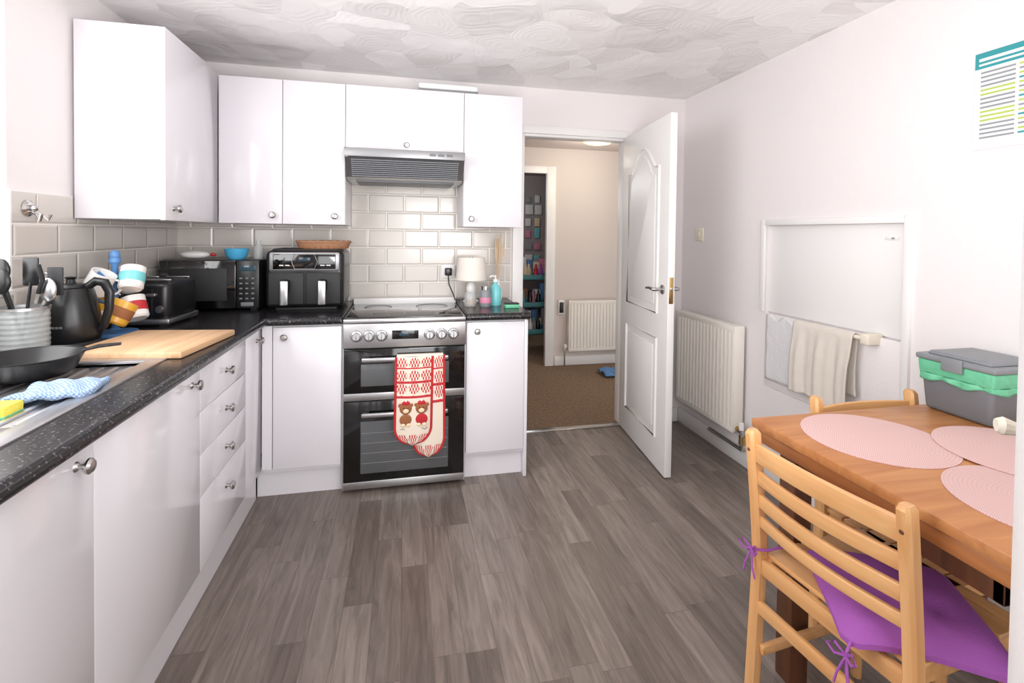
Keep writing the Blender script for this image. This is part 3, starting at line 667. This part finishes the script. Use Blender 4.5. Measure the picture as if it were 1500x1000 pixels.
lathe('shade',tl,[(.092,.135),(.080,.27),(.078,.27),(.090,.135),(.092,.135)],SHADE)
lathe('shade_top',tl,[(0,.267),(.012,.267),(.012,.271),(0,.271)],CHROME)
cj=grp('candle_jar',(.37,2.77,WT))
lathe('glass',cj,[(0,0),(.032,0),(.034,.01),(.034,.07),(.028,.08),(.026,.075),(.031,.065),(.03,.006),(0,.006)],GLASS); lathe('wax',cj,[(0,.007),(.029,.007),(.029,.04),(0,.04)],YEL)
tn=grp('storage_jar',(.455,2.76,WT))
lathe('glass',tn,[(0,0),(.03,0),(.032,.01),(.032,.085),(.026,.095),(0,.095)],GREYD); lathe('lid',tn,[(0,.095),(.028,.095),(.028,.115),(0,.117)],CHROME); lathe('label',tn,[(.0325,.02),(.033,.022),(.033,.05),(.0325,.052)],PINK)
ab=grp('soap_bottle',(.52,2.80,WT))
lathe('body',ab,[(0,0),(.032,0),(.034,.01),(.034,.09),(.02,.115),(.013,.12),(.013,.135),(0,.136)],AQUA)
lathe('pump',ab,[(0,.135),(.014,.135),(.014,.15),(.004,.152),(.004,.17),(0,.17)],WCER); tube('nozzle',ab,[(0,0,.168),(-.03,-.01,.168),(-.036,-.012,.160)],.005,WCER)
pg=grp('pampas_vase',(.565,2.99,WT))
lathe('vase',pg,[(0,0),(.03,0),(.035,.04),(.02,.09),(.018,.13),(.016,.13),(.018,.09),(.03,.04),(0,.005)],WCER)
for i in range(5):
    dx,dy=random.uniform(-.05,.04),random.uniform(-.03,.02); h=random.uniform(.32,.42)
    tube('stem_%d'%i,pg,[(0,0,.1),(dx*.5,dy*.5,.22),(dx*.8,dy*.8,h*.8),(dx,dy,h)],[.0015,.002,.008,.003],PAMP,False,6)
gs=grp('green_sponge',(.59,2.68,WT)); box('foam',gs,-.04,.04,-.025,.025,0,.022,GREEN,.005); box('scourer',gs,-.04,.04,-.025,.025,.022,.028,BLACKM,.002)
hk=grp('wall_hook',(XL+.011,1.965,1.365))
lathe('plate',hk,[(0,0),(.028,0),(.028,.005),(.02,.012),(0,.014)],CHROME,(0,0,0),(0,math.pi/2,0))
for s in(-1,1): tube('hook_%d'%s,hk,[(.01,0,-.01),(.035,s*.012,-.02),(.05,s*.02,-.04),(.055,s*.022,-.02)],.005,CHROME)
ball('tip',hk,(.02,0,.0),.012,CHROME)
sw=grp('light_switch',(XR,2.89,1.31))
box('plate',sw,-.009,0,-.043,.043,-.043,.043,CREAM,.003); box('rocker',sw,-.014,-.008,-.008,.008,-.014,.014,CREAM,.002)
sn=grp('hatch_catch',(XR+.018,1.60,1.30)); box('plate',sn,-.004,0,-.03,.03,-.006,.006,TRIM,.001); cyl('pin',sn,(-.012,-.01,0),.004,.012,CHROME,'x')
po=grp('wall_poster',(XR-.001,1.308,1.602))
def PB(nm,a0,a1,z0,z1,mt,k_=0): box(nm,po,-.002-.0006*k_,0-.0006*k_,-a1,-a0,z0,z1,mt)
PB('sheet',0,.235,0,.325,PAPER); PB('header',0.0,.235,.272,.325,PTEAL,1); PB('title_bar',.012,.21,.296,.306,PAPER,2); PB('subtitle_bar',.012,.18,.281,.288,PAPER,2)
for i in range(16):
    z=.254-.0145*i
    PB('row_%d'%i,.018,.115,z,z+.006,PLIME if 4<=i<=5 or 9<=i<=11 else PGREY,1); PB('cell_%d'%i,.125,.215,z,z+.006,[PLIME,PGREY,PLIME,PTEAL][i%4],1)
# towel & rail
tw=grp('towel_rail')
RX=XR-.045; RZ=.885
cyl('rail',tw,(RX,1.64,RZ),.009,.33,CREAM,'y')
for i,y in enumerate((1.645,1.95)):
    box('bracket_%d'%i,tw,RX-.013,XR+.018,y-.020,y+.020,RZ-.022+.011*i,RZ+.022-.011*i,CREAM,.006)
def twf(u,v):
    y=2.02-.32*u
    ripple=.008*math.sin(u*15)+.004*math.sin(u*37+2)
    if v<.42: z=RZ-.26*(1-v/.42); x=RX+.015
    elif v<.5:
        t_=(v-.42)/.08*math.pi; z=RZ+.016*math.sin(t_); x=RX+.015*math.cos(t_)
    else: z=RZ-.33*(v-.5)/.5; x=RX-.017-(.008+ripple)*min(1,(v-.5)*5)
    return (x,y+.006*math.sin(v*9),z+.008*math.sin(u*6)*(v>.6))
sheet('hanging_towel',tw,twf,40,50,LINEN,.004)
cr=grp('ceiling_rose',(.405,1.81,ZC)); lathe('dome',cr,[(0,-.03),(.05,-.028),(.085,-.012),(.09,0)],TRIM)

# ---------------- table
TX0,TX1,TY0,TY1,TZ=1.035,1.875,.625,1.29,.75
tb=grp('dining_table')
box('top',tb,TX0,TX1,TY0,TY1,TZ-.026,TZ,OAKX,.004)
box('leaf_under',tb,TX0+.010,TX1,TY0+.01,TY1-.01,TZ-.066,TZ-.029,OAK,.004)
boxes('apron',tb,[(TX0+.07,TX1-.05,TY0+.06,TY0+.08,TZ-.14,TZ-.066),(TX0+.07,TX1-.05,TY1-.08,TY1-.06,TZ-.14,TZ-.066),(TX0+.07,TX0+.09,TY0+.06,TY1-.06,TZ-.14,TZ-.066),(TX1-.07,TX1-.05,TY0+.06,TY1-.06,TZ-.14,TZ-.066)],OAKD,.002)
boxes('legs',tb,[(x-.03,x+.03,y-.03,y+.03,0,TZ-.066) for x,y in((TX0+.09,TY1-.08),(TX1-.07,TY1-.08),(TX0+.25,TY0+.06),(TX1-.07,TY0+.08))],OAKD,.004)
for i,(x,y) in enumerate(((1.268,1.09),(1.545,.93),(1.315,.735))):
    pm=grp('placemat',(x,y,TZ+(.0005+.004*(i==1))))
    lathe('weave',pm,[(0,.003),(.168,.003),(.178,.002),(.178,0),(0,0)],PINKM,seg=64)
sb=grp('storage_tub',(1.765,1.175,TZ))
def taper(name,p,a,b,h0,h1,k0,k1,mt,bev):
    bm=bmesh.new(); addbox(bm,-a,a,-b,b,h0,h1)
    for v in bm.verts:
        k_=k1 if v.co.z>(h0+h1)/2 else k0
        v.co.x*=k_; v.co.y*=k_
    bmesh.ops.bevel(bm,geom=bm.edges[:],offset=bev,segments=3,affect='EDGES',profile=.5)
    return fin(name,bm,mt,p)
taper('bin_body',sb,.107,.105,0,.150,.9,1.0,GREYB,.014)
taper('liner_fold',sb,.111,.109,.115,.160,.97,1.0,GREEN,.006)
def frill(u,v):
    a=u*2*math.pi; c_,s_=math.cos(a),math.sin(a); k_=1/max(abs(c_),abs(s_))**.8
    return ((.112+.004*math.sin(a*13))*c_*k_*1.0,(.110+.004*math.sin(a*11))*s_*k_,.118-.018*v+.006*math.sin(a*7)*v)
sheet('liner_frill',sb,frill,96,3,GREEN,.001)
taper('lid',sb,.115,.114,.160,.178,1,1,GREYD,.006)
taper('lid_raised',sb,.095,.092,.178,.190,1,.94,GREYD,.005)
box('clip',sb,-.122,-.113,-.03,.03,.14,.182,GREYD,.003)

# ---------------- chairs (local: x forward, y across)
def chair(loc,rz,cushion):
    g=grp('dining_chair',loc,rz); H=.775; hw=.195
    def px(z): return -.0-.035*max(0,(z-.42)/.355)**1.2-.02*max(0,(.42-z)/.42)
    for s in(-1,1):
        zs=[0,.15,.3,.42,.5,.58,.66,.73,.765,.775]
        bm=bmesh.new(); rings=[]
        for z in zs:
            x=px(z); a=.019; b=.0145 if z<.77 else .010
            if z==.775: a=.012
            rings.append([bm.verts.new((x+dx*a,s*hw+dy*b,z)) for dx,dy in((-1,-.6),(-.6,-1),(.6,-1),(1,-.6),(1,.6),(.6,1),(-.6,1),(-1,.6))])
        for A,B in zip(rings,rings[1:]):
            for j in range(8): bm.faces.new((A[j],A[(j+1)%8],B[(j+1)%8],B[j]))
        bm.faces.new(rings[0]); bm.faces.new(rings[-1]); fin('back_post_%d'%s,bm,PINE,g)
        tube('front_leg_%d'%s,g,[(.355,s*(hw-.02),0),(.35,s*(hw-.02),.415)],[.014,.018],PINE,False,8)
        box('side_rail_%d'%s,g,.0,.35,s*(hw-.02)-.009,s*(hw-.02)+.009,.375,.418,PINEY,.004)
        box('side_stretcher_%d'%s,g,-.01,.35,s*(hw-.02)-.008,s*(hw-.02)+.008,.16,.185,PINEY,.004)
        ball('post_dowel_%d'%s,g,(px(.72)-.019,s*hw,.722),.005,OAKD,(.4,1,1))
    for i,(z,h) in enumerate(((.715,.050),(.648,.036),(.582,.036),(.524,.030))):
        def fn(u,v,z=z,h=h):
            y=-hw+2*hw*u; x=px(z)-.026*math.sin(math.pi*u)
            return (x,y,z+h/2-h*v+ (.006*math.sin(math.pi*u) if i==0 and cushion else 0))
        o=sheet('back_slat_%d'%i,g,fn,16,2,PINEY,.013)
        bv=o.modifiers.new('b','BEVEL'); bv.width=.003; bv.segments=2
    box('back_seat_rail',g,px(.4)-.008,px(.4)+.01,-hw,hw,.375,.418,PINEY,.004)
    box('back_stretcher',g,-.018,-.002,-hw,hw,.27,.305,PINEY,.004)
    box('front_rail',g,.34,.358,-hw+.02,hw-.02,.37,.418,PINEY,.004)
    boxes('seat_slats',g,[(.012+.066*i,.072+.066*i,-hw+.002,hw-.002,.418,.432) for i in range(5)]+[(.342,.385,-hw+.002,hw-.002,.418,.432)],PINEY,.004)
    if cushion:
        bm=bmesh.new(); addbox(bm,.0,.35,-.175,.175,.433,.478)
        bmesh.ops.subdivide_edges(bm,edges=bm.edges[:],cuts=11,use_grid_fill=True)
        ph=math.radians(-35); cp,sp2=math.cos(ph),math.sin(ph)
        for v in bm.verts:
            X=(v.co.x-.175)/.175; Y=(v.co.y)/.175; e=max(0,1-abs(X)**4)*max(0,1-abs(Y)**4)
            t_=(v.co.z-.4555)/.0225
            dim=1
            for cx_,cy_ in((-.35,-.35),(.35,-.35),(-.35,.35),(.35,.35)):
                dim-=.5*math.exp(-((X-cx_)**2+(Y-cy_)**2)/.02)
            lx,ly=X*.158,Y*.158
            if abs(X)>.9 and abs(Y)>.9: lx-=X*.010; ly-=Y*.010
            v.co.x=.145+lx*cp-ly*sp2; v.co.y=-.068+lx*sp2+ly*cp
            droop=.05*max(0,-.2-v.co.y)/.1+.04*max(0,-.02-v.co.x)/.06
            v.co.z=.433+.003+(.5+.5*t_)*(.012+.036*e**.6*dim)-droop*.35*(0 if v.co.x>-.02 and v.co.y>-.2 else 1)
        fin('seat_cushion',bm,PURPLE,g)
        A0=(-.068,-.108); B0=(.10,.145)
        tube('tie_far',g,[(B0[0],B0[1],.447),(.05,.17,.447),(.0,.172,.447),(-.024,.185,.447),(-.022,.215,.43),(.0,.216,.42)],.0035,PURPLE,False,8)
        tube('tie_near',g,[(A0[0]+.01,A0[1],.436),(-.075,-.112,.42),(-.07,-.108,.38),(-.075,-.118,.345)],.0035,PURPLE,False,8)
        for nm,(ox,oy,oz) in (('far',(-.024,.2,.44)),('near',(-.074,-.11,.41))):
            for q in(-1,1):
                tube('bow_%s_%d'%(nm,q),g,[(ox,oy,oz),(ox-.010,oy+q*.02,oz+.02),(ox-.016,oy+q*.032,oz+.01),(ox-.010,oy+q*.02,oz-.005),(ox,oy,oz)],.003,PURPLE,False,6)
                tube('tail_%s_%d'%(nm,q),g,[(ox,oy,oz),(ox-.010,oy+q*.012,oz-.04),(ox-.008,oy+q*.02,oz-.07)],.0028,PURPLE,False,6)
    return g
chair((.988,.965,0),math.radians(6),True)
chair((1.527,1.322,0),math.radians(-90),False)

# ---------------- lights / world
W_=bpy.data.worlds.new('sky'); sc.world=W_; W_.use_nodes=True
bgn=W_.node_tree.nodes['Background']; bgn.inputs[0].default_value=(.98,.99,1,1); bgn.inputs[1].default_value=1.6
def area(n,loc,target,sx,sy,pw,col=(1,1,1)):
    l=bpy.data.lights.new(n,'AREA'); l.shape='RECTANGLE'; l.size=sx; l.size_y=sy; l.energy=pw; l.color=col
    o=bpy.data.objects.new(n,l); COL.objects.link(o); o.location=loc
    o.rotation_euler=(Vector(target)-Vector(loc)).to_track_quat('-Z','Y').to_euler(); return o
area('window_daylight',(XL-.05,1.15,1.6),(1,1.4,1.0),1.3,.95,24,(.99,.995,1))
area('rear_fill',(.5,YR+.02,1.25),(.6,2.5,1.2),1.8,1.6,34,(1,.995,.99))  # unseen fill lamp added at the rear wall to brighten the room
area('flash_bounce',(.45,.45,1.35),(.55,1.6,2.3),.8,.8,24,(1,.995,.99))
l=bpy.data.lights.new('hall_bulb','POINT'); l.energy=9; l.color=(1,.92,.80); l.shadow_soft_size=.12; o=bpy.data.objects.new('hall_bulb',l); COL.objects.link(o); o.location=(1.64,4.0,1.98)
l=bpy.data.lights.new('bedroom_fill','POINT'); l.energy=14; l.shadow_soft_size=.2; o=bpy.data.objects.new('bedroom_fill',l); COL.objects.link(o); o.location=(.9,5.6,1.9)  # fill lamp added to brighten the far room, no fixture there
sc.view_settings.view_transform='Standard'; sc.view_settings.look='None'; sc.view_settings.exposure=0

# ---------------- camera
cam=bpy.data.cameras.new('camera'); co=bpy.data.objects.new('camera',cam); COL.objects.link(co)
cam.sensor_width=36; cam.lens=720/1500*36; cam.clip_start=.02
th_=math.atan(160/720); pit=math.radians(1.2)
M_=Matrix.Translation((0,0,1.30))@Matrix.Rotation(-th_,4,'Z')@Matrix.Rotation(math.pi/2-pit,4,'X')@Matrix.Rotation(.0125,4,'Z')
co.matrix_world=M_
cam.shift_y=-(158-720*math.tan(pit))/1500; cam.shift_x=-.0012
sc.camera=co
